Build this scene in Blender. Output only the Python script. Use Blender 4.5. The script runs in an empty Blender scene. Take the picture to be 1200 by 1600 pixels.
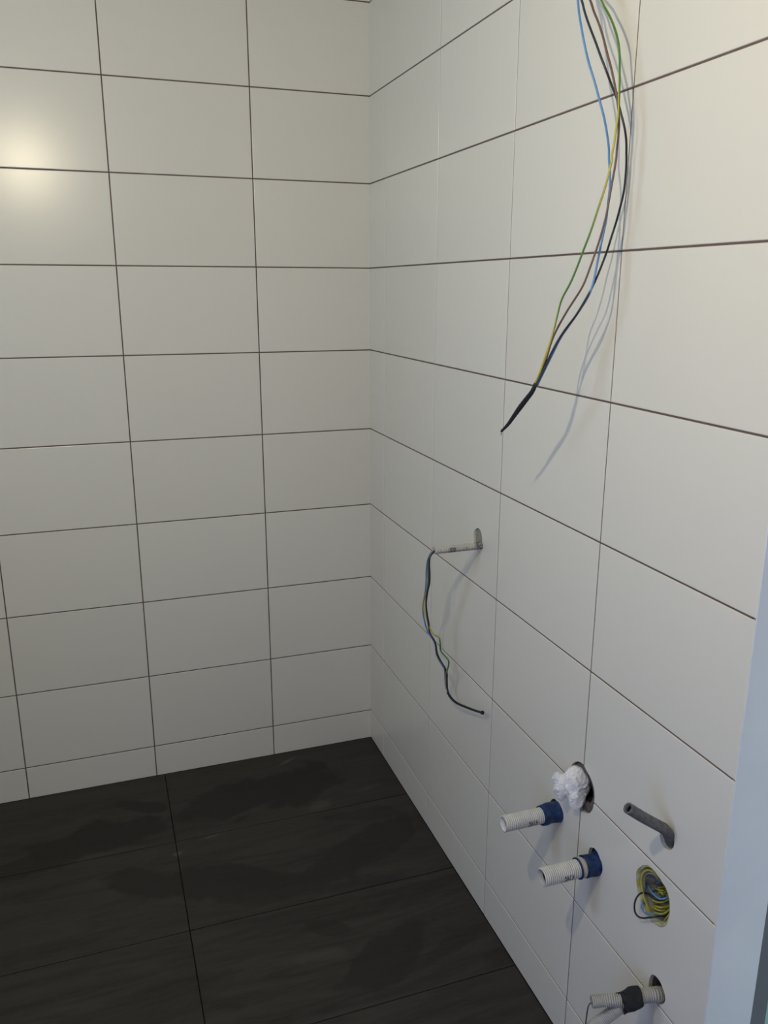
import bpy, bmesh, math, random, json
from mathutils import Vector, Matrix, noise
random.seed(7)
S = bpy.context.scene
COL = S.collection

# ---------------------------------------------------------------- camera, world, light, exposure
cam_d = bpy.data.cameras.new('camera'); cam = bpy.data.objects.new('camera', cam_d); COL.objects.link(cam)
cam_d.sensor_fit = 'VERTICAL'; cam_d.sensor_height = 36.0; cam_d.lens = 1288.845 / 1600 * 36.0
cam_d.clip_start = 0.02
_R = ((0.94432165, -0.32901874, 0.00181075), (0.08454499, 0.24796512, 0.96507277), (0.31797603, 0.91118602, -0.26197572))
M = Matrix(((_R[0][0], _R[1][0], -_R[2][0], -0.84607883),
            (_R[0][1], _R[1][1], -_R[2][1], -2.56380309),
            (_R[0][2], _R[1][2], -_R[2][2], 1.58600393), (0, 0, 0, 1)))
cam.matrix_world = M
S.camera = cam
vs = S.view_settings
vs.view_transform = 'Standard'; vs.look = 'None'; vs.gamma = 1.0; vs.use_curve_mapping = False
vs.exposure = 0.0
W = bpy.data.worlds.new('world'); S.world = W; W.use_nodes = True
bg = W.node_tree.nodes['Background']; bg.inputs['Color'].default_value = (0.76, 0.87, 1.0, 1); bg.inputs['Strength'].default_value = 0.93
BULB_STRENGTH = 2620.0
BULB_COLOR = (1.0, 0.87, 0.60)
WINDOW_POWER = 12.3
WINDOW_COLOR = (0.50, 0.70, 1.0)
BULB_AT = (-1.075, -1.95, 2.15)
ld = bpy.data.lights.new('window_daylight', 'AREA'); ld.shape = 'RECTANGLE'; ld.size = .56; ld.size_y = .60
ld.energy = WINDOW_POWER; ld.color = WINDOW_COLOR
lo = bpy.data.objects.new('window_daylight', ld); COL.objects.link(lo)
lo.location = (-2.10, -1.33, 1.99); lo.rotation_euler = (0, math.radians(-90), 0)

# blue fill for the right wall, from an unseen doorway added behind the camera
FILL_POWER = 8.8
FILL_COLOR = (0.14, 0.24, 1.0)
ld2 = bpy.data.lights.new('added_blue_fill', 'AREA'); ld2.shape = 'RECTANGLE'; ld2.size = 1.96; ld2.size_y = 1.0
ld2.energy = FILL_POWER; ld2.color = FILL_COLOR
lo2 = bpy.data.objects.new('added_blue_fill', ld2); COL.objects.link(lo2)
lo2.location = (-2.11, -2.80, 1.02); lo2.rotation_euler = (0, math.radians(-90), 0)

# ---------------------------------------------------------------- node helpers, materials
def mat(name, color=(.8, .8, .8), rough=.5, spec=.5, metal=0.0):
    m = bpy.data.materials.new(name); m.use_nodes = True
    b = m.node_tree.nodes['Principled BSDF']
    b.inputs['Base Color'].default_value = (*color, 1); b.inputs['Roughness'].default_value = rough
    b.inputs['Specular IOR Level'].default_value = spec; b.inputs['Metallic'].default_value = metal
    return m
class N:
    """small node builder"""
    def __init__(s, m): s.m = m; s.t = m.node_tree; s.b = s.t.nodes['Principled BSDF']
    def n(s, typ, **k):
        x = s.t.nodes.new(typ)
        for a, v in k.items(): setattr(x, a, v)
        return x
    def link(s, a, b): s.t.links.new(a, b)
    def put(s, sock, v):
        if hasattr(v, 'is_output') or isinstance(v, bpy.types.NodeSocket): s.link(v, sock)
        else: sock.default_value = v
    def math(s, op, a, b=0.0, c=None, clamp=False):
        x = s.n('ShaderNodeMath', operation=op, use_clamp=clamp)
        s.put(x.inputs[0], a); s.put(x.inputs[1], b)
        if c is not None: s.put(x.inputs[2], c)
        return x.outputs[0]
    def ramp(s, f, lo, hi, a=0.0, b=1.0):
        x = s.n('ShaderNodeMapRange', interpolation_type='SMOOTHSTEP'); s.put(x.inputs[0], f)
        s.put(x.inputs[1], lo); s.put(x.inputs[2], hi); x.inputs[3].default_value = a; x.inputs[4].default_value = b
        return x.outputs[0]
    def mix(s, f, a, b, mode='MIX'):
        x = s.n('ShaderNodeMix', data_type='RGBA', blend_type=mode)
        s.put(x.inputs[0], f)
        for i, v in ((6, a), (7, b)):
            if isinstance(v, tuple): x.inputs[i].default_value = (*v, 1)
            else: s.link(v, x.inputs[i])
        return x.outputs[2]
    def noise(s, scale, vec=None, detail=3.0, rough=.5, dist=0.0):
        x = s.n('ShaderNodeTexNoise'); x.inputs['Scale'].default_value = scale; x.inputs['Detail'].default_value = detail
        x.inputs['Roughness'].default_value = rough; x.inputs['Distortion'].default_value = dist
        if vec: s.link(vec, x.inputs['Vector'])
        return x.outputs['Fac']
    def mapping(s, vec, scale=(1, 1, 1), loc=(0, 0, 0), rot=(0, 0, 0)):
        x = s.n('ShaderNodeMapping'); s.link(vec, x.inputs[0]); x.inputs[1].default_value = loc
        x.inputs[2].default_value = rot; x.inputs[3].default_value = scale
        return x.outputs[0]
    def pos(s): return s.n('ShaderNodeNewGeometry').outputs['Position']
    def obj(s): return s.n('ShaderNodeTexCoord').outputs['Object']
    def bump(s, h, dist, strength=1.0):
        x = s.n('ShaderNodeBump'); s.link(h, x.inputs['Height']); x.inputs['Distance'].default_value = dist
        x.inputs['Strength'].default_value = strength; s.link(x.outputs[0], s.b.inputs['Normal'])
    def blob(s, sx, sy, cx, cy, rx, ry, ang, warp, soft=.35):
        """soft-edged ellipse mask in world axes, edge broken by noise"""
        ca, sa = math.cos(ang), math.sin(ang)
        dx = s.math('SUBTRACT', sx, cx); dy = s.math('SUBTRACT', sy, cy)
        u = s.math('DIVIDE', s.math('ADD', s.math('MULTIPLY', dx, ca), s.math('MULTIPLY', dy, sa)), rx)
        v = s.math('DIVIDE', s.math('SUBTRACT', s.math('MULTIPLY', dy, ca), s.math('MULTIPLY', dx, sa)), ry)
        r = s.math('SQRT', s.math('ADD', s.math('MULTIPLY', u, u), s.math('MULTIPLY', v, v)))
        r = s.math('ADD', r, warp)
        return s.ramp(r, 1.0 - soft, 1.0, 1.0, 0.0)

def tile_material(name):
    m = mat(name, (.80, .775, .655), .25, .55); k = N(m)
    oi = k.n('ShaderNodeObjectInfo').outputs['Random']
    P = k.pos()
    col = k.mix(k.ramp(oi, 0, 1), (.79, .765, .665), (.815, .79, .69))
    k.link(col, k.b.inputs['Base Color'])
    return m
M_TILE_B = tile_material('glazed_tile_back')
M_TILE_R = tile_material('glazed_tile_right')

M_GROUT = mat('brown_grout', (.085, .062, .055), .9, .2)
k = N(M_GROUT); k.link(k.mix(k.noise(60, k.pos()), (.11, .075, .066), (.19, .135, .12)), k.b.inputs['Base Color'])

def floor_material():
    m = mat('dark_stone_tile', (.04, .036, .032), .5, .35); k = N(m); P = k.pos()
    oi = k.n('ShaderNodeObjectInfo').outputs['Random']
    sp = k.n('ShaderNodeSeparateXYZ'); k.link(P, sp.inputs[0]); x, y = sp.outputs[0], sp.outputs[1]
    # stone veins running along the tiles
    comb = k.n('ShaderNodeCombineXYZ'); k.link(x, comb.inputs[0]); k.link(y, comb.inputs[1]); k.link(k.math('MULTIPLY', oi, 9.0), comb.inputs[2])
    st = k.noise(1.0, k.mapping(comb.outputs[0], (2.2, 16.0, 1.0), rot=(0, 0, .05)), 6.0, .62, 1.2)
    fine = k.noise(1.0, k.mapping(comb.outputs[0], (14.0, 95.0, 1.0)), 4.0, .6)
    grit = k.noise(420.0, P, 2.0)
    c = k.mix(k.ramp(st, .32, .68), (.017, .0146, .0118), (.041, .0365, .0305))
    c = k.mix(k.math('MULTIPLY', k.ramp(fine, .4, .75), .35), c, (.052, .047, .040))
    c = k.mix(k.math('MULTIPLY', k.ramp(grit, .35, .8), .25), c, (.060, .053, .045))
    warp = k.math('MULTIPLY', k.math('SUBTRACT', k.noise(5.5, P, 6.0, .6), .5), 2.3)
    blobs = [(-.40, -.215, .23, .10, .10, .9), (-.60, -.205, .14, .06, .5, .8), (-.93, -.275, .21, .072, .05, .95), (-.82, -.165, .10, .03, -.5, .85),
             (-.62, -.585, .34, .055, -.28, .75), (-.22, -.59, .24, .07, .35, .7), (-.47, -.66, .16, .05, -.1, .6), (-.17, -.43, .10, .03, -.2, .5),
             (-.27, -.98, .15, .06, .5, .75), (-.40, -.85, .07, .03, -.5, .6), (-.10, -1.0, .12, .03, .3, .5), (-1.15, -.35, .12, .05, .1, .8), (-.9, -.95, .3, .05, .1, .35)]
    tot = None
    for (cx, cy, rx, ry, an, am) in blobs:
        f = k.math('MULTIPLY', k.blob(x, y, cx, cy, rx * 1.12, ry * 1.2, an, warp, .30), am)
        tot = f if tot is None else k.math('MAXIMUM', tot, f)
    c = k.mix(k.math('MULTIPLY', tot, .75), c, (.0135, .0112, .009))
    # pale smears
    w = k.math('MULTIPLY', k.math('SUBTRACT', k.noise(16.0, P, 4.0, .6), .5), 1.6)
    sm = None
    for (cx, cy, rx, ry, an, am) in [(-.33, -.06, .07, .008, .5, .5), (-.64, -.385, .05, .004, .12, .8), (-.735, -.43, .02, .012, .3, .45), (-.28, -.34, .05, .03, .3, .22),
                                     (-.45, -.93, .10, .03, -.1, .20), (-.12, -.30, .09, .02, .1, .15), (-.5, -.3, .12, .02, .3, .18)]:
        f = k.math('MULTIPLY', k.blob(x, y, cx, cy, rx, ry, an, w, .8), am)
        sm = f if sm is None else k.math('MAXIMUM', sm, f)
    c = k.mix(sm, c, (.13, .118, .105))
    k.link(c, k.b.inputs['Base Color'])
    k.link(k.math('ADD', k.ramp(st, .3, .7, .46, .58), k.math('MULTIPLY', tot, .06)), k.b.inputs['Roughness'])
    k.bump(k.math('ADD', k.math('MULTIPLY', fine, .6), k.math('MULTIPLY', grit, .4)), .0009, .5)
    return m
M_FLOOR = floor_material()
M_FGROUT = mat('dark_floor_grout', (.010, .008, .007), .95, .1)

M_PAINT = mat('white_paint', (.78, .79, .80), .65, .3)
k = N(M_PAINT); k.link(k.mix(k.ramp(k.noise(6, k.pos(), 3), .3, .7), (.76, .77, .78), (.81, .815, .82)), k.b.inputs['Base Color']); k.bump(k.noise(160, k.pos(), 3), .0004, .5)
M_CEIL = mat('ceiling_paint', (.46, .445, .42), .8, .2)
M_LEFT = mat('cream_paint', (.46, .44, .40), .8, .2)
M_PLASTER = mat('rough_plaster', (.20, .165, .15), .95, .1)
k = N(M_PLASTER); k.link(k.mix(k.ramp(k.noise(70, k.pos(), 5), .3, .7), (.13, .105, .095), (.27, .225, .21)), k.b.inputs['Base Color']); k.bump(k.noise(220, k.pos(), 4), .002, .8)
M_MORTAR = mat('greenish_mortar', (.30, .30, .25), .95, .1)
k = N(M_MORTAR); k.link(k.mix(k.ramp(k.noise(160, k.pos(), 5), .3, .7), (.24, .25, .20), (.36, .36, .30)), k.b.inputs['Base Color']); k.bump(k.noise(400, k.pos(), 3), .001, .7)
M_GREYFRAME = mat('dark_grey_frame', (.15, .155, .165), .6, .3)
M_TEAL = mat('pale_teal_paint', (.42, .62, .60), .7, .2)

def plastic(name, c, rough=.38, dirt=None):
    m = mat(name, c, rough, .5); k = N(m)
    P = k.pos()
    base = k.mix(k.noise(45, P, 2), tuple(v * .93 for v in c), tuple(min(1, v * 1.05) for v in c))
    if dirt:
        base = k.mix(k.math('MULTIPLY', k.ramp(k.noise(dirt[0], P, 4, .65), dirt[1], dirt[1] + .12), dirt[2]), base, dirt[3])
    k.link(base, k.b.inputs['Base Color'])
    return m
M_BLUE = plastic('blue_wire_insulation', (.11, .28, .56))
M_BLACK = plastic('black_wire_insulation', (.022, .028, .033))
M_BROWN = plastic('brown_wire_insulation', (.17, .095, .072))
M_TAPE = mat('black_tape', (.016, .017, .020), .65, .35)
k = N(M_TAPE); k.bump(k.noise(260, k.pos(), 3), .0008, .7)
M_COPPER = mat('bare_strand', (.25, .22, .20), .4, .5, 1.0)
M_DKBLUE = mat('blue_foam_tape', (.013, .048, .15), .55, .4)
k = N(M_DKBLUE); k.link(k.mix(k.ramp(k.noise(90, k.pos(), 3), .3, .75), (.006, .023, .085), (.013, .050, .155)), k.b.inputs['Base Color']); k.bump(k.noise(120, k.pos(), 4), .002, .7)
M_GREYPIPE = mat('grey_plastic_pipe', (.125, .125, .125), .55, .4)
k = N(M_GREYPIPE); k.link(k.mix(k.ramp(k.noise(120, k.pos(), 4), .3, .7), (.095, .095, .097), (.16, .158, .155)), k.b.inputs['Base Color'])
M_BORE = mat('dark_bore', (.022, .017, .016), .9, .1)
M_WHITEBAG = mat('crumpled_white_plastic', (.84, .84, .82), .38, .5)
k = N(M_WHITEBAG)
k.link(k.mix(k.ramp(k.noise(95, k.pos(), 4, .6, 1.5), .33, .47), (.72, .71, .69), (.87, .87, .855)), k.b.inputs['Base Color'])
k.bump(k.noise(90, k.pos(), 3, .55, 2.5), .003, .7)
M_COLLAR = mat('grey_brown_drain_plastic', (.12, .10, .095), .7, .3)
k = N(M_COLLAR); k.link(k.mix(k.ramp(k.noise(90, k.pos(), 4), .3, .7), (.10, .085, .08), (.17, .145, .135)), k.b.inputs['Base Color'])
M_FOAM = mat('yellowish_foam_rim', (.46, .42, .17), .85, .2)
k = N(M_FOAM); k.link(k.mix(k.ramp(k.noise(85, k.pos(), 4), .35, .65), (.52, .50, .36), (.38, .36, .07)), k.b.inputs['Base Color']); k.bump(k.noise(260, k.pos(), 3), .0015, .7)
M_BOXIN = mat('box_plastic', (.13, .125, .11), .6, .3)
k = N(M_BOXIN); k.link(k.mix(k.ramp(k.noise(50, k.pos(), 3), .35, .65), (.10, .092, .08), (.22, .21, .17)), k.b.inputs['Base Color'])

def stripe_material():
    # green wire with a yellow stripe slowly winding round it (u along, v around)
    m = mat('green_yellow_insulation', (.2, .3, .05), .38, .5); k = N(m)
    uv = k.n('ShaderNodeUVMap').outputs[0]; sp = k.n('ShaderNodeSeparateXYZ'); k.link(uv, sp.inputs[0])
    f = k.math('FRACT', k.math('ADD', sp.outputs[1], k.math('MULTIPLY_ADD', sp.outputs[0], 2.87, .52)))
    s = k.ramp(k.math('ABSOLUTE', k.math('SUBTRACT', f, .5)), .22, .26)
    k.link(k.mix(s, (.52, .45, .06), (.085, .21, .035)), k.b.inputs['Base Color'])
    return m
M_GY = stripe_material()
M_YEL = plastic('yellow_green_insulation', (.42, .38, .045), .4, (60, .55, .6, (.16, .22, .03)))

def conduit_material(name, c, marks, dirt_near, pitch):
    """pale corrugated plastic; uv u = metres along, v = 0..1 around; black printed dashes and building dirt"""
    m = mat(name, c, .5, .4); k = N(m)
    uv = k.n('ShaderNodeUVMap').outputs[0]; sp = k.n('ShaderNodeSeparateXYZ'); k.link(uv, sp.inputs[0]); u, v = sp.outputs[0], sp.outputs[1]
    P = k.pos()
    col = k.mix(k.ramp(k.noise(60, P, 3), .3, .7), tuple(x * .86 for x in c), c)
    tot = k.math('MULTIPLY', k.ramp(k.noise(170, P, 4, .7), .60, .72), .35)
    gr_ = k.math('COSINE', k.math('MULTIPLY', u, 2 * math.pi / pitch))      # darker in the grooves, brings out the ribs
    col = k.mix(k.ramp(k.math('MULTIPLY', gr_, -1.0), -.1, .9, 0.0, .55), col, (.20, .185, .16))
    for (u0, u1, v0, v1, cut, amt) in marks:
        a = k.math('MULTIPLY', k.ramp(u, u0, u0 + .003), k.ramp(u, u1 - .003, u1, 1, 0))
        b = k.math('MULTIPLY', k.ramp(v, v0, v0 + .03), k.ramp(v, v1 - .03, v1, 1, 0))
        n = k.ramp(k.noise(1.0, k.mapping(uv, (420, 22, 1)), 2.0, .5), cut, cut + .08)
        tot = k.math('MAXIMUM', tot, k.math('MULTIPLY', k.math('MULTIPLY', a, b), k.math('MULTIPLY', n, amt)))
    if dirt_near:
        tot = k.math('MAXIMUM', tot, k.math('MULTIPLY', k.ramp(u, dirt_near * .65, dirt_near, 1, 0), k.ramp(k.noise(150, P, 3), .3, .6, .35, .85)))
    k.link(k.mix(tot, col, (.05, .042, .04)), k.b.inputs['Base Color'])
    return m
M_COND1 = conduit_material('dirty_white_conduit', (.66, .64, .58), [(.080, .100, .02, .35, .40, .8), (.05, .060, .05, .3, .5, .6), (.030, .12, .10, .22, .5, .7)], .037, .0040)
M_COND2 = conduit_material('white_conduit', (.80, .79, .74), [(.085, .110, .02, .30, .46, .95), (.05, .13, .02, .14, .44, .9)], 0, .0042)
M_COND3 = conduit_material('grey_white_conduit', (.50, .49, .44), [(0, .2, 0, 1, .62, .3)], .022, .0034)

# ---------------------------------------------------------------- object helpers
def link(name, me, parent=None, mats=None, smooth=False):
    o = bpy.data.objects.new(name, me); COL.objects.link(o)
    if mats:
        for m_ in (mats if isinstance(mats, (list, tuple)) else [mats]): me.materials.append(m_)
    if smooth: me.polygons.foreach_set('use_smooth', [True] * len(me.polygons))
    if parent: o.parent = parent
    return o
def struct(o): o['kind'] = 'structure'; return o
def thing(name, loc, label, cat, group=None):
    o = bpy.data.objects.new(name, None); COL.objects.link(o); o.location = loc; o.empty_display_size = .02
    o['label'] = label; o['category'] = cat
    if group: o['group'] = group
    return o
def put(o, root, label=None):
    """parent keeping world place (parts are modelled in world axes)"""
    o.parent = root; o.location = Vector(o.location) - Vector(root.location)
    if label: o['label'] = label
    return o
def boxes(name, bl, m, parent=None):
    bm = bmesh.new()
    for (x0, x1, y0, y1, z0, z1) in bl:
        r = bmesh.ops.create_cube(bm, size=1.0)
        bmesh.ops.scale(bm, vec=(x1 - x0, y1 - y0, z1 - z0), verts=r['verts'])
        bmesh.ops.translate(bm, vec=((x0 + x1) / 2, (y0 + y1) / 2, (z0 + z1) / 2), verts=r['verts'])
    me = bpy.data.meshes.new(name); bm.to_mesh(me); bm.free()
    return link(name, me, parent, m)
def smooth_path(pts, step):
    P = [Vector(p) for p in pts]
    P = [P[0] * 2 - P[1]] + P + [P[-1] * 2 - P[-2]]
    out = []
    for i in range(1, len(P) - 2):
        a, b, c, d = P[i - 1:i + 3]; n = max(1, int(math.ceil((c - b).length / step)))
        for j in range(n):
            t = j / n
            out.append(.5 * ((2 * b) + (c - a) * t + (2 * a - 5 * b + 4 * c - d) * t * t + (3 * b - a - 3 * c + d) * t ** 3))
    out.append(P[-2]); return out
def relax(pts, k=2):
    for _ in range(k):
        q = list(pts)
        for i in range(1, len(pts) - 1): q[i] = pts[i] * .5 + (pts[i - 1] + pts[i + 1]) * .25
        pts = q
    return pts
def tube(name, pts, rad, m, parent=None, segs=10, caps=True, bore=0, bore_mat=None, label=None, bore_len=.03):
    """pts: list of Vector; rad: radius or function of (length along, total)"""
    L = [0.0]
    for a, b in zip(pts, pts[1:]): L.append(L[-1] + (b - a).length)
    T = [(pts[min(i + 1, len(pts) - 1)] - pts[max(i - 1, 0)]).normalized() for i in range(len(pts))]
    down = Vector((0, 0, -1))
    n = down - T[0] * down.dot(T[0])
    if n.length < .1: n = Vector((0, -1, 0)) - T[0] * T[0].y * -1
    n.normalize()
    me = bpy.data.meshes.new(name); V = []; F = []; UV = []; MI = []
    def ring(c, t, n, r, u):
        b = t.cross(n); i0 = len(V)
        for s in range(segs):
            a = 2 * math.pi * s / segs; V.append(c + (n * math.cos(a) + b * math.sin(a)) * r)
        return i0, u
    def band(A, B, mi=0):
        for s in range(segs):
            s2 = (s + 1) % segs
            F.append((A[0] + s, A[0] + s2, B[0] + s2, B[0] + s)); MI.append(mi)
            UV.extend([(A[1], s / segs), (A[1], (s + 1) / segs), (B[1], (s + 1) / segs), (B[1], s / segs)])
    def cap(A, flip, mi=0):
        f = [A[0] + s for s in range(segs)]
        if flip: f.reverse()
        F.append(tuple(f)); MI.append(mi); UV.extend([(A[1], .5)] * segs)
    prev = None; first = None
    for i, c in enumerate(pts):
        t = T[i]; n = (n - t * n.dot(t)).normalized()
        r = rad(L[i], L[-1]) if callable(rad) else rad
        R_ = ring(c, t, n, r, L[i])
        if prev: band(prev, R_)
        else: first = R_
        prev = R_
    if caps: cap(first, True)
    if bore:
        t = T[-1]; c = pts[-1]
        A = ring(c, t, n, bore, L[-1]); band(prev, A)
        Bq = ring(c - t * bore_len * .35, t, n, bore, L[-1]); band(A, Bq, 0)
        Cq = ring(c - t * bore_len, t, n, bore, L[-1]); band(Bq, Cq, 1); cap(Cq, False, 1)
    elif caps: cap(prev, False)
    me.from_pydata([tuple(v) for v in V], [], F)
    uvl = me.uv_layers.new(name='UVMap')
    for i, u in enumerate(UV): uvl.data[i].uv = u
    o = link(name, me, None, [m, bore_mat or M_BORE])
    me.polygons.foreach_set('material_index', MI)
    me.polygons.foreach_set('use_smooth', [len(f) == 4 for f in F])
    if parent: put(o, parent, label)
    return o
def straight(a, b, step):
    a, b = Vector(a), Vector(b); n = max(1, round((b - a).length / step))
    return [a.lerp(b, i / n) for i in range(n + 1)]
def corr(r, pitch, amp): return lambda s, L: r - amp * (.5 - .5 * math.cos(2 * math.pi * s / pitch)) ** 1.5

# ---------------------------------------------------------------- room shell
ROWS = [0.0, .10959, .36459, .62177, .88073, 1.13804, 1.3937, 1.64622, 1.89405, 2.13852, 2.3872, 2.62]
CB = [0.0, .35911, .75977, 1.15714, 1.557, 1.996]
CR = [0.0, .14002, .54042, .93751, 1.33535, 1.7222]
GAP = .0032; TH = .008; CEIL = 2.62; DOOR_Y = -1.722; XL = -2.0; YF = -3.5

floor = struct(boxes('floor', [(XL - .12, .13, YF - .12, .12, -.12, -.0012)], M_FGROUT))
ceiling = struct(boxes('ceiling', [(XL - .12, 1.6, YF - .12, .12, CEIL, CEIL + .12)], M_CEIL))
wall_back = struct(boxes('wall_back', [(XL - .12, .096, TH, .12, 0, CEIL)], M_PLASTER))
wall_right = struct(boxes('wall_right', [(TH, .096, DOOR_Y + .010, TH, 0, CEIL)], M_PLASTER))
wy0, wy1, wz0, wz1 = -1.66, -1.0, 1.68, 2.30
wall_left = struct(boxes('wall_left', [(XL - .12, XL, YF - .12, -3.35, 0, CEIL), (XL - .12, XL, -3.35, -2.25, 2.06, CEIL), (XL - .12, XL, -2.25, wy0, 0, CEIL), (XL - .12, XL, wy1, TH, 0, CEIL),
                                       (XL - .12, XL, wy0, wy1, 0, wz0), (XL - .12, XL, wy0, wy1, wz1, CEIL)], M_LEFT))
wall_front = struct(boxes('wall_front', [(XL, .096, YF - .12, YF, 0, CEIL)], M_CEIL))
struct(boxes('wall_right_beyond_door', [(.0, .096, YF, -2.56, 0, CEIL), (.0, .096, -2.56, DOOR_Y, 2.08, CEIL)], M_CEIL))
window_1 = struct(boxes('window_1', [(XL - .09, XL - .03, wy0, wy0 + .06, wz0, wz1), (XL - .09, XL - .03, wy1 - .06, wy1, wz0, wz1),
                                     (XL - .09, XL - .03, wy0 + .06, wy1 - .06, wz0, wz0 + .06), (XL - .09, XL - .03, wy0 + .06, wy1 - .06, wz1 - .06, wz1)], M_PAINT))
lo.location = (XL - .10, (wy0 + wy1) / 2, (wz0 + wz1) / 2)
struct(boxes('added_door_1', [(XL - .12, XL + .01, -3.35, -3.31, 0, 2.06), (XL - .12, XL + .01, -2.29, -2.25, 0, 2.06), (XL - .12, XL + .01, -3.31, -2.29, 2.02, 2.06)], M_PAINT))  # unseen door frame, added round the opening for the blue fill
# white lining at the end of the tiled wall, facing the doorway; darker stop behind it
trim_1 = struct(boxes('trim_1', [(.0083, .096, DOOR_Y - .0006, DOOR_Y + .0095, 0, 2.08), (-.0003, .0083, DOOR_Y - .0006, DOOR_Y + .0009, 0, 2.08)], M_PAINT))
bead = []
z = .001
while z < 2.08:
    bead.append(Vector((.0003 + .0006 * noise.noise(Vector((z * 14, 2, 0))), DOOR_Y + .0008 + .0016 * noise.noise(Vector((z * 9, 0, 0))) + .001 * noise.noise(Vector((z * 40, 5, 0))), z))); z += .012
bo = tube('sealant_bead', bead, lambda s, L: .0011 + .0008 * noise.noise(Vector((s * 22, 7, 1))), M_PAINT, segs=6); bo.parent = trim_1
trim_2 = struct(boxes('trim_2', [(.0965, .1285, DOOR_Y, DOOR_Y + .03, 0, 2.08)], M_GREYFRAME))
floor_b = struct(boxes('floor_beyond_door', [(.13, 1.6, YF, .12, -.12, 0)], M_TEAL))
struct(boxes('wall_beyond_door', [(.096, 1.6, .13, .2, 0, CEIL)], M_CEIL))

# ---------------------------------------------------------------- wall and floor tiles
_cache = {}
def tile_mesh(w, h, th, m, bev=.0016):
    key = (round(w, 4), round(h, 4), m.name)
    if key in _cache: return _cache[key]
    hw, hh, b = w / 2, h / 2, bev
    V = [(-hw, th, -hh), (hw, th, -hh), (hw, th, hh), (-hw, th, hh)]
    V += [(-hw, b * .75, -hh), (hw, b * .75, -hh), (hw, b * .75, hh), (-hw, b * .75, hh)]
    b1 = b * .35
    V += [(-hw + b1, b * .2, -hh + b1), (hw - b1, b * .2, -hh + b1), (hw - b1, b * .2, hh - b1), (-hw + b1, b * .2, hh - b1)]
    V += [(-hw + b, 0, -hh + b), (hw - b, 0, -hh + b), (hw - b, 0, hh - b), (-hw + b, 0, hh - b)]
    F = [(0, 1, 2, 3)[::-1]]
    for a in (0, 4, 8):
        for i in range(4):
            j = (i + 1) % 4; F.append((a + i, a + j, a + 4 + j, a + 4 + i)[::-1])
    F.append((12, 13, 14, 15))
    me = bpy.data.meshes.new('tile'); me.from_pydata(V, [], F)
    bm = bmesh.new(); bm.from_mesh(me); bmesh.ops.recalc_face_normals(bm, faces=bm.faces); bm.to_mesh(me); bm.free()
    me.materials.append(m); _cache[key] = me; return me
def tiny(a=.00018): return random.uniform(-a, a)
for i in range(len(CB) - 1):
    for j in range(len(ROWS) - 1):
        x1, x0 = -CB[i] - (GAP / 2 if i else -.0022), -CB[i + 1] + GAP / 2
        z0, z1 = ROWS[j] + (GAP / 2 if j else .0), ROWS[j + 1] - GAP / 2
        o = link('tile', tile_mesh(x1 - x0, z1 - z0, TH, M_TILE_B), wall_back)
        o.location = ((x0 + x1) / 2, tiny(), (z0 + z1) / 2)
        o.rotation_euler = (tiny(.0012), 0, tiny(.0008))
rtiles = []
for i in range(len(CR) - 1):
    for j in range(len(ROWS) - 1):
        y1, y0 = -CR[i] - (GAP / 2 if i else -.0022), -CR[i + 1] + (GAP / 2 if i < len(CR) - 2 else .001)
        z0, z1 = ROWS[j] + (GAP / 2 if j else .0), ROWS[j + 1] - GAP / 2
        o = link('tile', tile_mesh(y1 - y0, z1 - z0, TH, M_TILE_R), wall_right)
        o.location = (tiny(.00012), (y0 + y1) / 2, (z0 + z1) / 2); o.rotation_euler = (0, 0, -math.pi / 2)
        rtiles.append((o, y0, y1, z0, z1))
gb = boxes('grout', [(XL, .004, .0017, TH, 0, CEIL)], M_GROUT, wall_back)
gr = boxes('grout', [(.0017, TH, DOOR_Y + .010, .0, 0, CEIL)], M_GROUT, wall_right)
# floor: dark stone tiles, same joints in every course
FX = [-.0015, -.7345, -1.468, -1.998]; FY = [-.0005, -.3715, -.7435, -1.115, -1.487, -1.859, -2.231, -2.603, -2.975, -3.347, -3.498]
FG = .0024
def floor_tile_mesh(w, h, th=.010, b=.0010):
    key = (round(w, 4), round(h, 4), 'f')
    if key in _cache: return _cache[key]
    hw, hh = w / 2, h / 2
    V = [(-hw, -hh, -th), (hw, -hh, -th), (hw, hh, -th), (-hw, hh, -th), (-hw, -hh, -b), (hw, -hh, -b), (hw, hh, -b), (-hw, hh, -b),
         (-hw + b, -hh + b, 0), (hw - b, -hh + b, 0), (hw - b, hh - b, 0), (-hw + b, hh - b, 0)]
    F = [(3, 2, 1, 0), (8, 9, 10, 11)]
    for a in (0, 4):
        for i in range(4):
            j = (i + 1) % 4; F.append((a + i, a + j, a + 4 + j, a + 4 + i))
    me = bpy.data.meshes.new('tile'); me.from_pydata(V, [], F); me.materials.append(M_FLOOR); _cache[key] = me; return me
for i in range(len(FX) - 1):
    for j in range(len(FY) - 1):
        x1, x0 = FX[i] - (FG / 2 if i else 0), FX[i + 1] + FG / 2
        y1, y0 = FY[j] - (FG / 2 if j else 0), FY[j + 1] + FG / 2
        o = link('tile', floor_tile_mesh(x1 - x0, y1 - y0), floor)
        o.location = ((x0 + x1) / 2, (y0 + y1) / 2, tiny(.00025)); o.rotation_euler = (tiny(.0006), tiny(.0005), 0)

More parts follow.
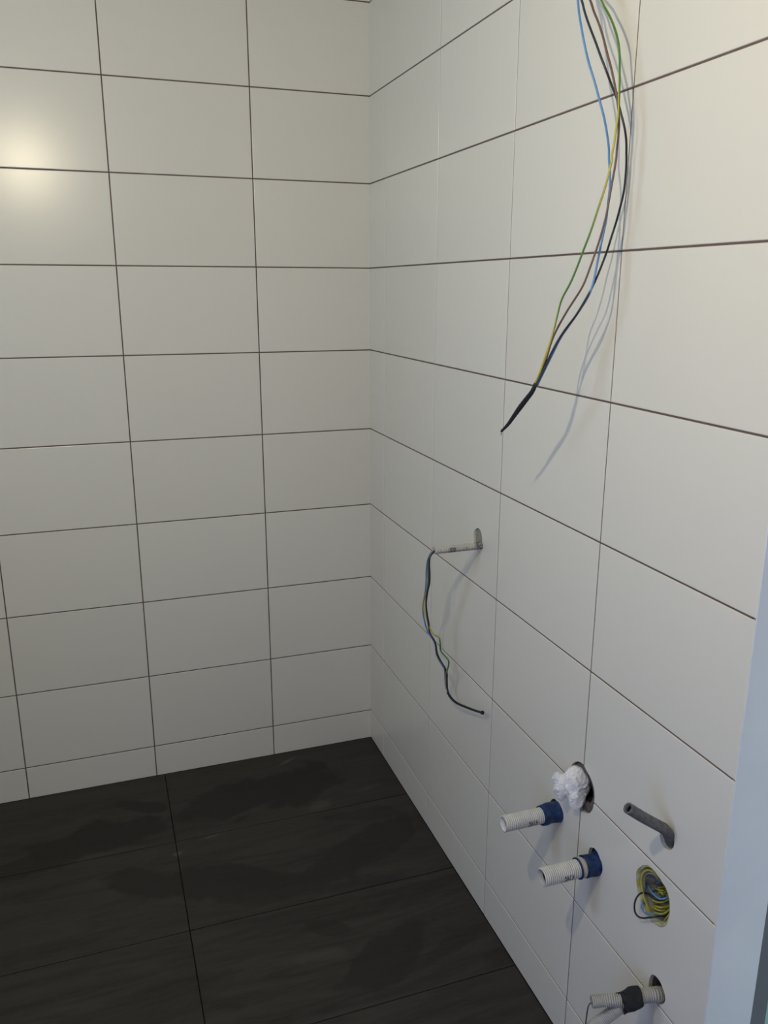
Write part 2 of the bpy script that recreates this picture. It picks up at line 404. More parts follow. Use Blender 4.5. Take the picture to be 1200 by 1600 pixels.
# ---------------------------------------------------------------- measured shapes (metres, world axes)
D = json.loads('''{"blue":[[-0.08,-1.2861,2.0225],[-0.08,-1.2911,2.0052],[-0.08,-1.3004,1.9824],[-0.0772,-1.309,1.9543],[-0.0684,-1.3119,1.9264],[-0.0609,-1.318,1.9019],[-0.0538,-1.3234,1.8759],[-0.0468,-1.3291,1.8497],[-0.0401,-1.3309,1.8254],[-0.0335,-1.3299,1.8013],[-0.0323,-1.3287,1.7925],[-0.0344,-1.337,1.7712],[-0.0362,-1.3431,1.7536],[-0.0379,-1.3457,1.7364],[-0.0401,-1.3474,1.7159],[-0.045,-1.3532,1.6931],[-0.0498,-1.3545,1.6707],[-0.0543,-1.3559,1.6498],[-0.0582,-1.3575,1.6324],[-0.062,-1.3591,1.6149],[-0.0667,-1.3607,1.5939],[-0.0712,-1.3569,1.5745],[-0.0784,-1.3414,1.5485],[-0.0854,-1.3248,1.5251],[-0.0913,-1.3104,1.5044],[-0.1,-1.3033,1.479],[-0.1107,-1.2981,1.4517],[-0.122,-1.2924,1.4215]],
"black":[[-0.075,-1.2896,2.022],[-0.072,-1.2948,2.005],[-0.0682,-1.3048,1.9831],[-0.064,-1.3188,1.9574],[-0.0601,-1.33,1.9347],[-0.0539,-1.3374,1.9146],[-0.042,-1.3394,1.8915],[-0.0337,-1.3437,1.8719],[-0.029,-1.3493,1.8518],[-0.0239,-1.3545,1.8302],[-0.0192,-1.355,1.8107],[-0.015,-1.3518,1.79],[-0.015,-1.3521,1.7902],[-0.015,-1.3538,1.77],[-0.015,-1.3526,1.7399],[-0.0192,-1.353,1.7177],[-0.025,-1.3525,1.692],[-0.0304,-1.3495,1.6679],[-0.0362,-1.3483,1.6452],[-0.0475,-1.3536,1.6239],[-0.057,-1.3572,1.6062],[-0.067,-1.3587,1.5869],[-0.0748,-1.3564,1.5709],[-0.0844,-1.3438,1.5431],[-0.092,-1.3243,1.5185],[-0.0995,-1.3099,1.4938],[-0.1096,-1.3052,1.4686],[-0.12,-1.3021,1.4433],[-0.128,-1.2971,1.4222]],
"brown":[[-0.055,-1.282,2.0262],[-0.0541,-1.2932,2.0071],[-0.0532,-1.3073,1.9875],[-0.0521,-1.3214,1.9636],[-0.0508,-1.334,1.9375],[-0.0493,-1.3443,1.9163],[-0.0466,-1.3514,1.8946],[-0.044,-1.3573,1.8731],[-0.0442,-1.3644,1.8526],[-0.0445,-1.3695,1.8325],[-0.0447,-1.3702,1.813],[-0.045,-1.3689,1.7937],[-0.0455,-1.3702,1.7862],[-0.048,-1.3712,1.7681],[-0.0513,-1.3714,1.7449],[-0.0543,-1.3716,1.7233],[-0.0576,-1.3718,1.6999],[-0.0604,-1.3692,1.6798],[-0.0632,-1.3649,1.6596],[-0.0669,-1.3603,1.6391],[-0.073,-1.3565,1.6149],[-0.0791,-1.3509,1.5904],[-0.0848,-1.3356,1.5671],[-0.0893,-1.3243,1.5505],[-0.0974,-1.3084,1.5203],[-0.104,-1.3014,1.4952],[-0.1119,-1.302,1.4684],[-0.1188,-1.2961,1.4445],[-0.125,-1.2888,1.4212]],
"green":[[-0.042,-1.2944,2.024],[-0.0415,-1.3021,2.0132],[-0.0406,-1.3186,1.9943],[-0.0394,-1.3337,1.9718],[-0.0383,-1.3428,1.9523],[-0.0371,-1.3472,1.9326],[-0.0406,-1.3555,1.9073],[-0.0445,-1.3636,1.882],[-0.0472,-1.3691,1.8603],[-0.0492,-1.3724,1.842],[-0.0515,-1.3721,1.8213],[-0.0534,-1.3732,1.8032],[-0.0559,-1.3716,1.7823],[-0.0556,-1.375,1.7835],[-0.0584,-1.3727,1.7625],[-0.0616,-1.3684,1.7383],[-0.0646,-1.3618,1.7155],[-0.0691,-1.3572,1.6922],[-0.0744,-1.3537,1.6702],[-0.0801,-1.3475,1.6463],[-0.0874,-1.3423,1.6185],[-0.0937,-1.335,1.5939],[-0.1001,-1.3221,1.5688],[-0.1047,-1.3194,1.5453],[-0.1109,-1.3181,1.5139],[-0.116,-1.3129,1.4861],[-0.119,-1.306,1.4653],[-0.1224,-1.2978,1.4411],[-0.125,-1.2858,1.4209]],
"sleeve":[[-0.1241,-1.2926,1.4268],[-0.127,-1.2865,1.4125],[-0.1296,-1.2735,1.3988],[-0.1329,-1.2563,1.3809],[-0.1362,-1.24,1.3626],[-0.1388,-1.2273,1.348],[-0.1408,-1.2128,1.336],[-0.1418,-1.2049,1.3301]],
"tip":[[-0.1412,-1.2061,1.333],[-0.142,-1.2055,1.3278],[-0.142,-1.2051,1.3229]],
"lblue":[[-0.1221,-0.8533,0.9884],[-0.1238,-0.844,0.9816],[-0.123,-0.8251,0.9673],[-0.1217,-0.8086,0.9492],[-0.1195,-0.797,0.9222],[-0.1157,-0.7873,0.8894],[-0.1104,-0.7698,0.8531],[-0.1057,-0.7459,0.8167],[-0.102,-0.7347,0.7907],[-0.0955,-0.7287,0.7628],[-0.0867,-0.7236,0.7346],[-0.0802,-0.7275,0.7165],[-0.0747,-0.745,0.7073],[-0.0678,-0.7445,0.6872],[-0.0597,-0.7378,0.6609],[-0.0517,-0.7424,0.6394],[-0.0461,-0.7522,0.627],[-0.0382,-0.74,0.5976],[-0.0332,-0.7328,0.5705],[-0.0298,-0.7372,0.5524],[-0.0279,-0.7444,0.5442]],
"lblack":[[-0.1225,-0.8543,0.9883],[-0.1237,-0.8472,0.9818],[-0.1229,-0.8283,0.9669],[-0.1212,-0.8188,0.9467],[-0.1187,-0.8167,0.92],[-0.1146,-0.8065,0.8901],[-0.1104,-0.7845,0.8584],[-0.1052,-0.7642,0.8204],[-0.1004,-0.759,0.7906],[-0.0911,-0.7502,0.7583],[-0.0823,-0.7362,0.7266],[-0.0758,-0.7475,0.7116],[-0.0701,-0.7495,0.696],[-0.062,-0.7392,0.6682],[-0.0551,-0.7425,0.6496],[-0.0478,-0.7558,0.6337],[-0.0416,-0.7594,0.6168],[-0.0349,-0.7469,0.5873],[-0.031,-0.7416,0.5613],[-0.0279,-0.7458,0.5449]],
"lbrown":[[-0.1221,-0.8533,0.9884],[-0.1237,-0.8444,0.9803],[-0.1226,-0.8257,0.9632],[-0.1206,-0.8134,0.9392],[-0.1184,-0.8105,0.915],[-0.1146,-0.8008,0.8881],[-0.1099,-0.7775,0.8528],[-0.1052,-0.7627,0.8199],[-0.1015,-0.7576,0.7963],[-0.0933,-0.75,0.7647],[-0.0834,-0.7357,0.7297],[-0.0752,-0.7441,0.7085],[-0.0695,-0.7446,0.6922],[-0.0609,-0.7329,0.6621],[-0.0534,-0.7373,0.6422],[-0.0466,-0.7505,0.6279],[-0.0405,-0.752,0.61],[-0.0343,-0.7422,0.5817],[-0.0307,-0.7374,0.5576],[-0.0279,-0.7451,0.5445]],
"lgreen":[[-0.1216,-0.8501,0.988],[-0.1239,-0.8407,0.9815],[-0.1229,-0.8213,0.9647],[-0.1212,-0.8096,0.9437],[-0.119,-0.8066,0.9195],[-0.1151,-0.7984,0.8902],[-0.1104,-0.7772,0.8557],[-0.1062,-0.7494,0.8211],[-0.1025,-0.7412,0.7963],[-0.0977,-0.7488,0.7771],[-0.09,-0.7462,0.7535],[-0.0834,-0.7499,0.7355],[-0.0796,-0.767,0.7312],[-0.078,-0.7864,0.7344],[-0.0724,-0.7828,0.7167],[-0.0643,-0.7682,0.6876],[-0.0591,-0.78,0.6779],[-0.0545,-0.7949,0.6713],[-0.0506,-0.79,0.6576],[-0.0438,-0.7655,0.6264],[-0.0394,-0.7489,0.6051],[-0.0338,-0.7375,0.5761],[-0.0304,-0.7383,0.5563],[-0.0279,-0.7458,0.5449]],
"lsleeve":[[-0.0293,-0.7398,0.5503],[-0.0277,-0.7456,0.5437],[-0.0262,-0.7592,0.5398],[-0.0249,-0.778,0.5399],[-0.0237,-0.8036,0.5449],[-0.0226,-0.8385,0.5553],[-0.0215,-0.8755,0.5669],[-0.0205,-0.9114,0.5792],[-0.0201,-0.929,0.5858]],
"grey":[[0.02,-1.5795,0.6664],[0.0,-1.5974,0.6979],[-0.016,-1.6033,0.7208],[-0.032,-1.5978,0.7318],[-0.058,-1.5933,0.7494],[-0.085,-1.5904,0.7699]],
"b_black":[[0.02,-1.5328,0.5306],[-0.005,-1.5475,0.5505],[-0.012,-1.5466,0.5463],[-0.018,-1.5484,0.54],[-0.018,-1.547,0.5253],[-0.015,-1.5471,0.511],[-0.012,-1.5521,0.5061],[-0.01,-1.5634,0.5115],[-0.007,-1.584,0.5298],[0.006,-1.5877,0.5311],[0.02,-1.5841,0.5255]],
"b_yellow":[[0.02,-1.5569,0.5805],[0.0138,-1.5582,0.5911],[0.0086,-1.5537,0.5964],[0.0049,-1.5447,0.5932],[0.0022,-1.5371,0.5821],[-0.0002,-1.5372,0.5707],[-0.0014,-1.5403,0.56],[-0.002,-1.5462,0.55],[-0.002,-1.5521,0.5412],[-0.0009,-1.5581,0.5336],[0.0015,-1.5629,0.5274],[0.0077,-1.5655,0.521],[0.0158,-1.5727,0.5206],[0.025,-1.5793,0.5261]],
"b_white":[[0.03,-1.5474,0.5665],[0.0193,-1.5523,0.5812],[0.0129,-1.5493,0.5873],[0.0097,-1.5413,0.5834],[0.0083,-1.5354,0.5738],[0.0103,-1.5326,0.5604],[0.0143,-1.531,0.5458],[0.02,-1.5328,0.5306]],
"b_blue":[[0.025,-1.5241,0.5444],[0.0172,-1.5378,0.549],[0.0116,-1.5522,0.5524],[0.0104,-1.5645,0.5531],[0.014,-1.5724,0.5523],[0.02,-1.5795,0.5578]],
"b_black2":[[0.015,-1.5319,0.5326],[0.0132,-1.5442,0.5416],[0.0126,-1.5539,0.5434],[0.0144,-1.5607,0.5422],[0.019,-1.5655,0.5414],[0.025,-1.5681,0.5425]],
"b_yellow2":[[0.022,-1.5306,0.527],[0.0168,-1.5445,0.5313],[0.015,-1.5572,0.5359],[0.0175,-1.5677,0.5402],[0.025,-1.5746,0.5464]],
"b_blue2":[[0.01,-1.5419,0.5229],[-0.004,-1.5506,0.5318],[-0.007,-1.5519,0.5249],[-0.007,-1.5581,0.5205],[-0.006,-1.5673,0.5231],[-0.004,-1.5797,0.5314],[0.008,-1.5821,0.5272],[0.02,-1.5827,0.523]],
"b_yellow3":[[0.02,-1.5422,0.5162],[0.014,-1.5567,0.5229],[0.0135,-1.5677,0.5266],[0.0188,-1.5748,0.5282],[0.03,-1.5742,0.5286]],
"b_yellow4":[[0.02,-1.5525,0.5218],[0.015,-1.5685,0.5322],[0.018,-1.5748,0.5352],[0.03,-1.5751,0.5347]],
"b_yellow5":[[0.03,-1.5508,0.5422],[0.02,-1.5653,0.5591],[0.02,-1.5721,0.5605],[0.03,-1.566,0.5489]],
"b_olive":[[0.035,-1.5338,0.5383],[0.025,-1.554,0.5541],[0.025,-1.5656,0.5606],[0.035,-1.5587,0.5538]],
"b_yellow6":[[0.01,-1.5454,0.5107],[0.0068,-1.5575,0.5079],[0.0072,-1.5682,0.5058],[0.0088,-1.5801,0.5085],[0.0116,-1.5892,0.5181],[0.018,-1.5873,0.5214]],
"bmain":[[0.02,-1.5991,0.3706],[0.0,-1.6059,0.3825],[-0.018,-1.6012,0.3825],[-0.036,-1.6001,0.3834],[-0.052,-1.6005,0.3821],[-0.068,-1.6009,0.381]],
"bA":[[-0.05,-1.5994,0.3831],[-0.066,-1.5976,0.3841],[-0.084,-1.5914,0.3841],[-0.1,-1.5827,0.3796],[-0.115,-1.5779,0.3786]],
"bB":[[-0.052,-1.6023,0.3825],[-0.064,-1.6013,0.3773],[-0.078,-1.595,0.362],[-0.09,-1.5861,0.3419],[-0.1,-1.571,0.3116],[-0.107,-1.5409,0.2512],[-0.11,-1.5092,0.1826]],
"bwire":[[-0.108,-1.5794,0.3763],[-0.116,-1.5743,0.3712],[-0.116,-1.5703,0.3533],[-0.112,-1.5633,0.3252],[-0.108,-1.5569,0.2914],[-0.1,-1.5468,0.2342]],
"h_box":[[-1.5298,0.5892],[-1.5222,0.5755],[-1.5217,0.5588],[-1.5267,0.5423],[-1.533,0.5308],[-1.5426,0.5222],[-1.5548,0.5144],[-1.5666,0.5092],[-1.5808,0.5104],[-1.5975,0.5178],[-1.6094,0.5318],[-1.6153,0.5499],[-1.6156,0.571],[-1.6115,0.5882],[-1.6031,0.5996],[-1.5922,0.604],[-1.5795,0.6084],[-1.5633,0.6105],[-1.5511,0.6079],[-1.5393,0.6007]],
"h_big":[[-1.3091,0.6716],[-1.3221,0.678],[-1.3334,0.68],[-1.3474,0.6742],[-1.3594,0.6685],[-1.3698,0.6595],[-1.3766,0.6486],[-1.3791,0.636],[-1.3793,0.6195],[-1.3747,0.6034],[-1.3669,0.5904],[-1.3564,0.5834],[-1.3434,0.579],[-1.3278,0.5785],[-1.3114,0.5826],[-1.2982,0.5926],[-1.2905,0.6064],[-1.2893,0.6255],[-1.2919,0.6443],[-1.2967,0.6587]],
"h_1":[[-0.824,1.0244],[-0.8115,1.0143],[-0.8084,1.0014],[-0.8102,0.9854],[-0.8142,0.976],[-0.8278,0.9733],[-0.839,0.9775],[-0.8498,0.9852],[-0.8546,0.9984],[-0.8526,1.0126],[-0.8437,1.0233],[-0.8354,1.0261]],
"h_2":[[-1.234,0.5382],[-1.2477,0.5428],[-1.2566,0.5386],[-1.267,0.5321],[-1.271,0.5214],[-1.2685,0.5063],[-1.2532,0.4925],[-1.2338,0.4862],[-1.2218,0.4901],[-1.2173,0.5043],[-1.2228,0.5216]],
"h_3":[[-1.3794,0.5213],[-1.3916,0.5292],[-1.4034,0.5276],[-1.4134,0.5197],[-1.4221,0.5109],[-1.4224,0.4977],[-1.4175,0.4863],[-1.4031,0.4778],[-1.3851,0.4746],[-1.376,0.4834],[-1.3739,0.501],[-1.375,0.5139]],
"h_grey":[[-1.5765,0.7146],[-1.5879,0.7175],[-1.5983,0.7147],[-1.6062,0.7054],[-1.6085,0.6921],[-1.6054,0.6825],[-1.5975,0.674],[-1.5878,0.671],[-1.5791,0.6724],[-1.5737,0.68],[-1.571,0.6932],[-1.5719,0.7052]],
"h_bot":[[-1.5889,0.4102],[-1.5995,0.4157],[-1.6119,0.4144],[-1.6206,0.4072],[-1.6273,0.3982],[-1.6276,0.3883],[-1.6207,0.3754],[-1.6084,0.3678],[-1.5954,0.3639],[-1.5868,0.3679],[-1.5832,0.3822],[-1.5839,0.3969]],
"bag":[[-1.3154,0.6512],[-1.3304,0.6567],[-1.3421,0.6554],[-1.3475,0.6421],[-1.355,0.6265],[-1.3517,0.6063],[-1.3432,0.5813],[-1.3235,0.5818],[-1.3019,0.5601],[-1.2803,0.5497],[-1.2741,0.5684],[-1.263,0.5918],[-1.2776,0.6109],[-1.2922,0.6272],[-1.3008,0.6399]]}''')
def closed(poly, n=5, jit=0.0, seed=0):
    P = [Vector((0, a, b)) for a, b in poly]; out = []; m_ = len(P)
    for i in range(m_):
        a, b, c, d = P[i - 1], P[i], P[(i + 1) % m_], P[(i + 2) % m_]
        for j in range(n):
            t = j / n
            out.append(.5 * ((2 * b) + (c - a) * t + (2 * a - 5 * b + 4 * c - d) * t * t + (3 * b - a - 3 * c + d) * t ** 3))
    c = sum(out, Vector()) / len(out)
    for i, p in enumerate(out):
        k_ = 1 + jit * noise.noise(Vector((p.y * 160, p.z * 160, seed)))
        out[i] = c + (p - c) * k_
    return out
def prism(poly, x0, x1, scale=1.0):
    bm = bmesh.new(); c = sum(poly, Vector()) / len(poly)
    A = [bm.verts.new((x0, c.y + (p.y - c.y) * scale, c.z + (p.z - c.z) * scale)) for p in poly]
    B = [bm.verts.new((x1, v.co.y, v.co.z)) for v in A]
    bm.faces.new(A); bm.faces.new(B[::-1]); n = len(A)
    for i in range(n): bm.faces.new((A[i], B[i], B[(i + 1) % n], A[(i + 1) % n]))
    bmesh.ops.recalc_face_normals(bm, faces=bm.faces)
    me = bpy.data.meshes.new('cutter'); bm.to_mesh(me); bm.free()
    return link('cutter', me)
def cut(o, cutters):
    o.data = o.data.copy()
    for c in cutters:
        md = o.modifiers.new('b', 'BOOLEAN'); md.operation = 'DIFFERENCE'; md.solver = 'EXACT'; md.object = c
    bpy.context.view_layer.update()
    dg = bpy.context.evaluated_depsgraph_get()
    me = bpy.data.meshes.new_from_object(o.evaluated_get(dg)); o.modifiers.clear(); o.data = me
HOLES = {'h_1': .013, 'h_2': .05, 'h_3': .05, 'h_grey': .03, 'h_big': .07, 'h_box': .052, 'h_bot': .04}
polys = {k: closed(D[k], 4, .05 if k in ('h_2', 'h_3') else .02, i) for i, k in enumerate(HOLES)}
cf = {k: prism(polys[k], -.02, .02) for k in HOLES}
cw = {k: prism(polys[k], -.02, TH + HOLES[k], 1.03) for k in HOLES}
for (o, y0, y1, z0, z1) in rtiles:
    hit = [cf[k] for k in HOLES if not (max(p.y for p in polys[k]) < y0 or min(p.y for p in polys[k]) > y1 or max(p.z for p in polys[k]) < z0 or min(p.z for p in polys[k]) > z1)]
    if hit: cut(o, hit)
cut(gr, list(cw.values())); cut(wall_right, list(cw.values()))
for c in list(cf.values()) + list(cw.values()): bpy.data.objects.remove(c, do_unlink=True)
# mortar left showing in the upper hole
mm = prism(polys['h_1'], .005, TH + .012, .985); mm.name = 'mortar_patch'; mm.data.materials.append(M_MORTAR); mm.parent = wall_right

# ---------------------------------------------------------------- hanging wires by the top of the wall
ROOT_T = (0.0, -1.30, 2.27)
wt = thing('electric_wires', ROOT_T, 'long bundle of four coloured wires hanging down from above, ends taped black', 'wires')
def wire(root, key, m, r, label, pre=(), post=(), step=.004, seg=8):
    pts = relax(smooth_path(list(pre) + [tuple(p) for p in D[key]] + list(post), step), 3)
    return tube('wire', pts, r, m, root, seg, label=label)
def rise(key, off):
    p0, p2 = Vector(D[key][0]), Vector(D[key][2]); up = p0 + (p0 - p2).normalized() * .07
    hole = Vector((.0, -1.30 + off, 2.27 + off)); return [(.03, -1.30 + off, 2.285 + off), tuple(hole), tuple(hole.lerp(up, .5) + Vector((-.018, 0, .012))), tuple(up)]
wire(wt, 'blue', M_BLUE, .00185, 'blue wire', rise('blue', -0.004))
wire(wt, 'black', M_BLACK, .00185, 'black wire', rise('black', 0))
wire(wt, 'brown', M_BROWN, .00185, 'brown wire', rise('brown', 0.004))
wire(wt, 'green', M_GY, .00185, 'green wire with yellow stripe', rise('green', 0.001))
sl = relax(smooth_path(D['sleeve'], .003), 2)
tube('tape_sleeve', sl, lambda s, L: (.0035 + .0012 * math.sin(min(1, s / (L * .45)) * 1.6)) * (1 if s < .45 * L else 1 - .52 * (s / L - .45) / .55) + .0002 * math.sin(s * 700), M_TAPE, wt, 12, label='black tape wrapped round the wire ends')
tube('copper_strand', smooth_path(D['tip'], .003), .0008, M_COPPER, wt, 6)

# ---------------------------------------------------------------- upper conduit with its wires
c1 = thing('conduit', (0, -.8508, .9887), 'thin dirty white corrugated conduit sticking out of the upper hole in the right wall', 'conduit')
P1 = straight((.012, -.8508, .9887), (-.1235, -.8508, .9887), .0040 / 6)
tube('corrugated_pipe', P1, corr(.0097, .0040, .0019), M_COND1, c1, 24, bore=.0066)
wl = thing('electric_wires', (-.118, -.8508, .9887), 'short bundle of wires drooping from the end of the thin conduit, ends taped black', 'wires')
for kk, m_, lb in (('lblue', M_BLUE, 'blue wire'), ('lblack', M_BLACK, 'black wire'), ('lbrown', M_BROWN, 'brown wire'), ('lgreen', M_GY, 'green wire with yellow stripe')):
    oy = {'lblue': .0022, 'lblack': -.0022, 'lbrown': .0004, 'lgreen': -.0004}[kk]; oz = {'lblue': 0, 'lblack': -.001, 'lbrown': -.003, 'lgreen': .002}[kk]
    wire(wl, kk, m_, .0021, lb, [(-.095, -.8508 + oy, .9887 + oz), (-.112, -.8508 + oy, .9887 + oz)], step=.003)
sl = relax(smooth_path(D['lsleeve'], .003), 2)
tube('tape_sleeve', sl, lambda s, L: .0034 - .0008 * (s / L) + .0002 * math.sin(s * 600), M_TAPE, wl, 12, label='black tape wrapped round the wire ends')
e_ = Vector(D['lsleeve'][-1]); d_ = (e_ - Vector(D['lsleeve'][-2])).normalized()
tube('end_knob', [e_ + d_ * a for a in (-.004, -.003, -.001, .001, .003, .004)], lambda s, L: max(.0012, .0052 * math.sqrt(max(0, 1 - (2 * s / L - 1) ** 2))), M_TAPE, wl, 12)

# ---------------------------------------------------------------- two sleeved water pipes
def jacket(name, a, b, r, m, root, seed, label, flare=.0, lump=1.0):
    """soft foam tape wound round a pipe: lumpy closed sleeve"""
    pts = straight(a, b, .0025); o = tube(name, pts, r, m, None, 28)
    n_ = 28; A = Vector(a); ax = (Vector(b) - A).normalized(); L = (Vector(b) - A).length
    for v in o.data.vertices:
        s = (v.co - A).dot(ax); c = A + ax * s; q = v.co - c
        f = 1 + .10 * lump * noise.noise(Vector((s * 60, q.y * 70, q.z * 70 + seed))) + flare * max(0, 1 - s / (L * .6)) ** 1.5
        f += .035 * math.sin((s * 210) + math.atan2(q.y, q.z))
        ed = ax * (.004 * lump * noise.noise(Vector((q.y * 90, q.z * 90, seed + 4))) if (s > L * .8 or (lump > 1 and s < L * .2)) else 0)
        v.co = c + q * f + ed
    put(o, root, label); return o
def ring_pipe(a, b, r, m, root, bore, name='corrugated_pipe', pitch=.0042, amp=.0019, label=None, **k):
    return tube(name, straight(a, b, pitch / 5), corr(r, pitch, amp), m, root, 28, bore=bore, label=label, **k)
w2 = thing('water_pipe', (0, -1.2567, .5218), 'upper white corrugated pipe with blue foam sleeve, below left of crumpled plastic', 'pipe', 'white water pipes with blue sleeves')
ring_pipe((.03, -1.2567, .5218), (-.129, -1.2567, .5218), .0168, M_COND2, w2, .0140)
jacket('foam_sleeve', (.012, -1.2555, .5215), (-.041, -1.2567, .5218), .0206, M_DKBLUE, w2, 1.0, 'blue foam sleeve', .12)
w3 = thing('water_pipe', (0, -1.3987, .4981), 'lower white corrugated pipe with blue foam sleeve and thin pale collar', 'pipe', 'white water pipes with blue sleeves')
ring_pipe((.03, -1.3987, .4981), (-.1185, -1.3987, .4981), .0176, M_COND2, w3, .0146)
jacket('foam_sleeve', (.014, -1.3985, .4975), (-.026, -1.3987, .4981), .0212, M_DKBLUE, w3, 9.0, 'blue foam sleeve', .10)
M_COLL2 = mat('beige_collar', (.47, .45, .40), .5, .4)
def collar_prof(s, L): return .0198 if .002 < s < L - .002 else .0185
tube('collar', straight((-.027, -1.3987, .4981), (-.0385, -1.3987, .4981), .001), collar_prof, M_COLL2, w3, 28, label='pale plain collar')
tube('rubber_ring', straight((-.038, -1.3987, .4981), (-.0405, -1.3987, .4981), .0008), .0206, M_DKBLUE, w3, 28, label='thin dark blue edge of the sleeve')

# ---------------------------------------------------------------- waste pipe in the big hole, stuffed with plastic
dr = thing('drain_pipe', (.03, -1.336, .629), 'grey brown drain pipe end set in the largest hole in the right wall', 'pipe')
def annulus(name, cy, cz, ro, ri, x0, x1, m, root, seg=48):
    bm = bmesh.new(); R4 = []
    for (r, x) in ((ro, x1), (ro, x0), (ri, x0), (ri, x1)):
        R4.append([bm.verts.new((x, cy + r * math.cos(2 * math.pi * i / seg), cz + r * math.sin(2 * math.pi * i / seg))) for i in range(seg)])
    for a in range(4):
        A, B = R4[a], R4[(a + 1) % 4]
        for i in range(seg): bm.faces.new((A[i], A[(i + 1) % seg], B[(i + 1) % seg], B[i]))
    bmesh.ops.recalc_face_normals(bm, faces=bm.faces)
    me = bpy.data.meshes.new(name); bm.to_mesh(me); bm.free()
    return put(link(name, me, None, m, True), root)
annulus('pipe_socket', -1.336, .6285, .0475, .0310, .0055, .07, M_COLLAR, dr)
annulus('rubber_seal', -1.336, .6285, .0309, .026, .014, .035, M_BORE, dr)
bagm = bpy.data.meshes.new('crumpled_plastic')
bm = bmesh.new()
LOB = [((-.002, -1.318, .6265), (.029, .0245, .0370)), ((-.028, -1.306, .6165), (.014, .0155, .0280)), ((-.010, -1.335, .606), (.017, .012, .0220)), ((-.034, -1.299, .634), (.010, .010, .013))]
bmesh.ops.create_icosphere(bm, subdivisions=6, radius=1.0)
C0 = Vector(LOB[0][0]) + Vector((-.010, .004, -.003))
for v in bm.verts:
    d = v.co.normalized(); best = .012
    for (c, r) in LOB:   # ray from C0 against each ellipsoid, farthest hit
        oc = C0 - Vector(c); q = Vector((d.x / r[0], d.y / r[1], d.z / r[2])); w = Vector((oc.x / r[0], oc.y / r[1], oc.z / r[2]))
        A = q.dot(q); B = q.dot(w); Cc = w.dot(w) - 1; disc = B * B - A * Cc
        if disc > 0: best = max(best, (-B + math.sqrt(disc)) / A)
    p = C0 + d * best
    rd = 1 - 2 * abs(noise.noise(p * 42 + Vector((3, 1, 2)))); rd2 = 1 - 2 * abs(noise.noise(p * 120)); rd3 = 1 - 2 * abs(noise.noise(p * 260))
    p += d * (.0034 * rd * abs(rd) + .0009 * rd2 + .0002 * rd3 - .0012)
    v.co = p
bm.to_mesh(bagm); bm.free()
bag = link('crumpled_plastic', bagm, None, M_WHITEBAG)
bag['label'] = 'crumpled white plastic stuffed into the largest hole in the right wall'; bag['category'] = 'plastic bag'

# ---------------------------------------------------------------- bent grey pipe
gp = thing('grey_pipe', (0, -1.593, .69), 'bent smooth grey pipe with open end, right of the largest hole', 'pipe')
tube('pipe_body', relax(smooth_path([(.03, -1.594, .672), (.012, -1.594, .682)] + D['grey'][1:], .003), 6), .0093, M_GREYPIPE, gp, 24, bore=.0066, bore_mat=M_BORE, bore_len=.02)

# ---------------------------------------------------------------- flush box with coiled wires
eb = thing('electrical_box', (.04, -1.57, .56), 'recessed electrical box with a yellowish rim, right of the two white pipes', 'electrical box')
cy_, cz_ = sum(p.y for p in polys['h_box']) / len(polys['h_box']), sum(p.z for p in polys['h_box']) / len(polys['h_box'])
def loft(name, poly, rings, m, root, label=None, closed_end=True):
    bm = bmesh.new(); c = sum(poly, Vector()) / len(poly); RR = []
    for (x, sc, oy) in rings: RR.append([bm.verts.new((x, c.y + (p.y - c.y) * sc + oy, c.z + (p.z - c.z) * sc)) for p in poly])
    for A, B in zip(RR, RR[1:]):
        n = len(A)
        for i in range(n): bm.faces.new((A[i], A[(i + 1) % n], B[(i + 1) % n], B[i]))
    if closed_end: bm.faces.new(RR[-1])
    bmesh.ops.recalc_face_normals(bm, faces=bm.faces)
    me = bpy.data.meshes.new(name); bm.to_mesh(me); bm.free()
    return put(link(name, me, None, m, True), root, label)
loft('box_housing', polys['h_box'], [(.010, .90, 0), (.010, .86, 0), (.055, .84, 0)], M_BOXIN, eb)
loft('foam_rim', polys['h_box'], [(.009, 1.0, 0), (.0015, .99, 0), (.0005, .955, 0), (.003, .91, 0), (.012, .87, 0)], M_FOAM, eb, 'yellowish foam rim', False)
wb = thing('electric_wires', (.03, -1.57, .55), 'yellow, blue and black wires coiled inside the recessed box', 'wires')
for kk, m_, lb, r in (('b_black', M_BLACK, 'black wire', .00165), ('b_yellow', M_YEL, 'yellow and green wire', .0022), ('b_white', M_COLL2, 'pale wire', .0018), ('b_blue', M_BLUE, 'blue wire', .0017),
                      ('b_black2', M_BLACK, 'black wire', .0017), ('b_yellow2', M_YEL, 'yellow and green wire', .0016), ('b_blue2', M_BLUE, 'blue wire', .0016), ('b_yellow3', M_YEL, 'yellow and green wire', .0019),
                      ('b_yellow4', M_YEL, 'yellow and green wire', .0019), ('b_yellow5', M_YEL, 'yellow and green wire', .002), ('b_olive', M_YEL, 'yellow and green wire', .002), ('b_yellow6', M_YEL, 'yellow and green wire', .0017)):
    def dv(p): return (min(.05, p[0] + .018), p[1] + (cy_ - p[1]) * .25, p[2] + (cz_ - p[2]) * .25)
    wire(wb, kk, m_, r, lb, [dv(D[kk][0])], [dv(D[kk][-1])], step=.002)

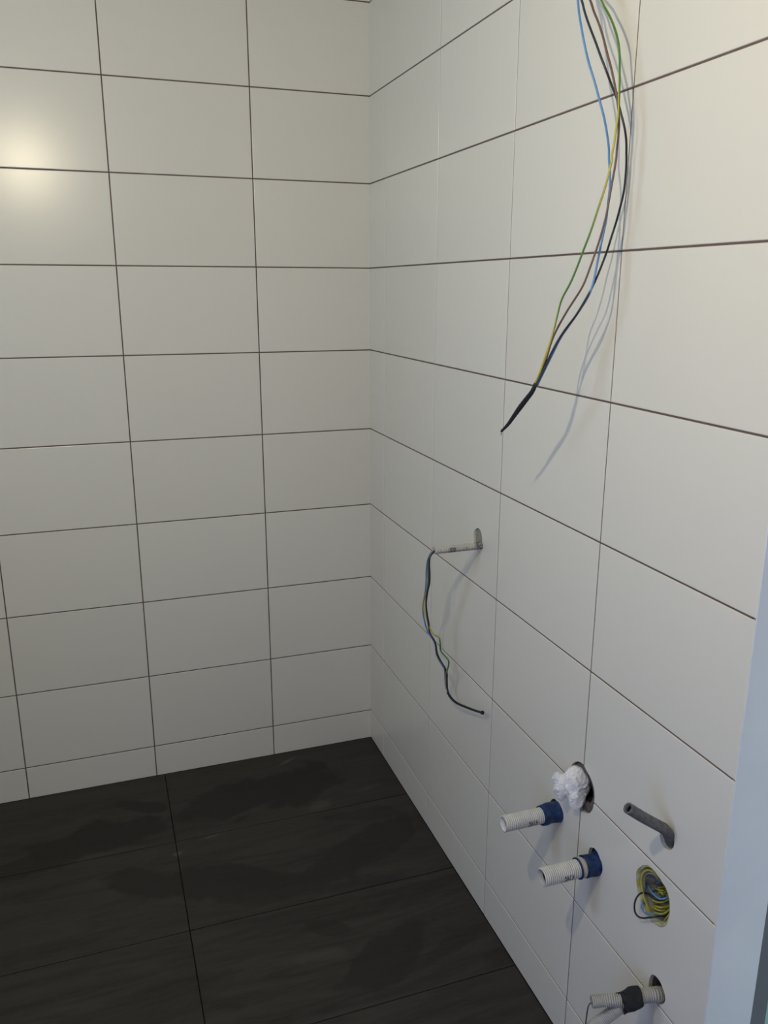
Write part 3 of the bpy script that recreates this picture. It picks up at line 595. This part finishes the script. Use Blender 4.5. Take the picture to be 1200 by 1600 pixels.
# ---------------------------------------------------------------- lowest conduit, forked
cb = thing('conduit', (0, -1.60, .385), 'forked grey white corrugated conduit bound with black tape, lowest fitting on the right wall', 'conduit')
def cpath(key, step, n=6): return relax(smooth_path(D[key], step), n)
tube('corrugated_pipe', cpath('bmain', .0008), corr(.0130, .0034, .0018), M_COND3, cb, 24)
tube('branch_pipe', cpath('bA', .0008), corr(.0112, .0034, .0022), M_COND3, cb, 24, bore=.008, label='level branch')
tube('branch_pipe', cpath('bB', .0008), corr(.0112, .0034, .0022), M_COND3, cb, 24, bore=.008, label='downward branch')
bmn = [Vector(p) for p in D['bmain']]
a_, b_ = bmn[3].lerp(bmn[2], .0), bmn[5] + (bmn[5] - bmn[4]) * .15
jacket('tape_wrap', tuple(a_), tuple(b_), .0170, M_TAPE, cb, 3.0, 'lumpy black tape wrap', .0, 2.2)
wire(cb, 'bwire', M_GREYPIPE, .0013, 'thin grey wire', [(-.085, -1.5895, .380)])

# ---------------------------------------------------------------- bare bulb that lights the room (hangs in front of and above the camera)
pl = thing('pendant_bulb', (BULB_AT[0], BULB_AT[1], CEIL), 'bare warm light bulb hanging on a thin black cable from the ceiling', 'lamp')
M_EM = bpy.data.materials.new('lit_bulb_glass'); M_EM.use_nodes = True
nt = M_EM.node_tree; nt.nodes.clear(); em = nt.nodes.new('ShaderNodeEmission'); out_ = nt.nodes.new('ShaderNodeOutputMaterial')
em.inputs[0].default_value = (*BULB_COLOR, 1); em.inputs[1].default_value = BULB_STRENGTH; nt.links.new(em.outputs[0], out_.inputs[0])
bx_, by_, bz_ = BULB_AT
def bulb_r(s, L):
    t = s / L
    return max(.0004, .014 * math.sqrt(max(0, 1 - ((t - .40) / .40) ** 2))) if t < .62 else .0117 - .0035 * min(1, (t - .62) / .2)
tube('bulb_glass', straight((bx_, by_, bz_ - .016), (bx_, by_, bz_ + .024), .0015), bulb_r, M_EM, pl, 24)
tube('socket', straight((bx_, by_, bz_ + .0245), (bx_, by_, bz_ + .065), .004), lambda s, L: .0125 if s < L * .7 else .0125 - .008 * (s / L - .7) / .3, M_BLACK, pl, 20)
tube('cable', straight((bx_, by_, bz_ + .0655), (bx_, by_, CEIL - .012), .02), .003, M_BLACK, pl, 8)
tube('ceiling_rose', straight((bx_, by_, CEIL - .012), (bx_, by_, CEIL - .0005), .003), .03, M_PAINT, pl, 24)
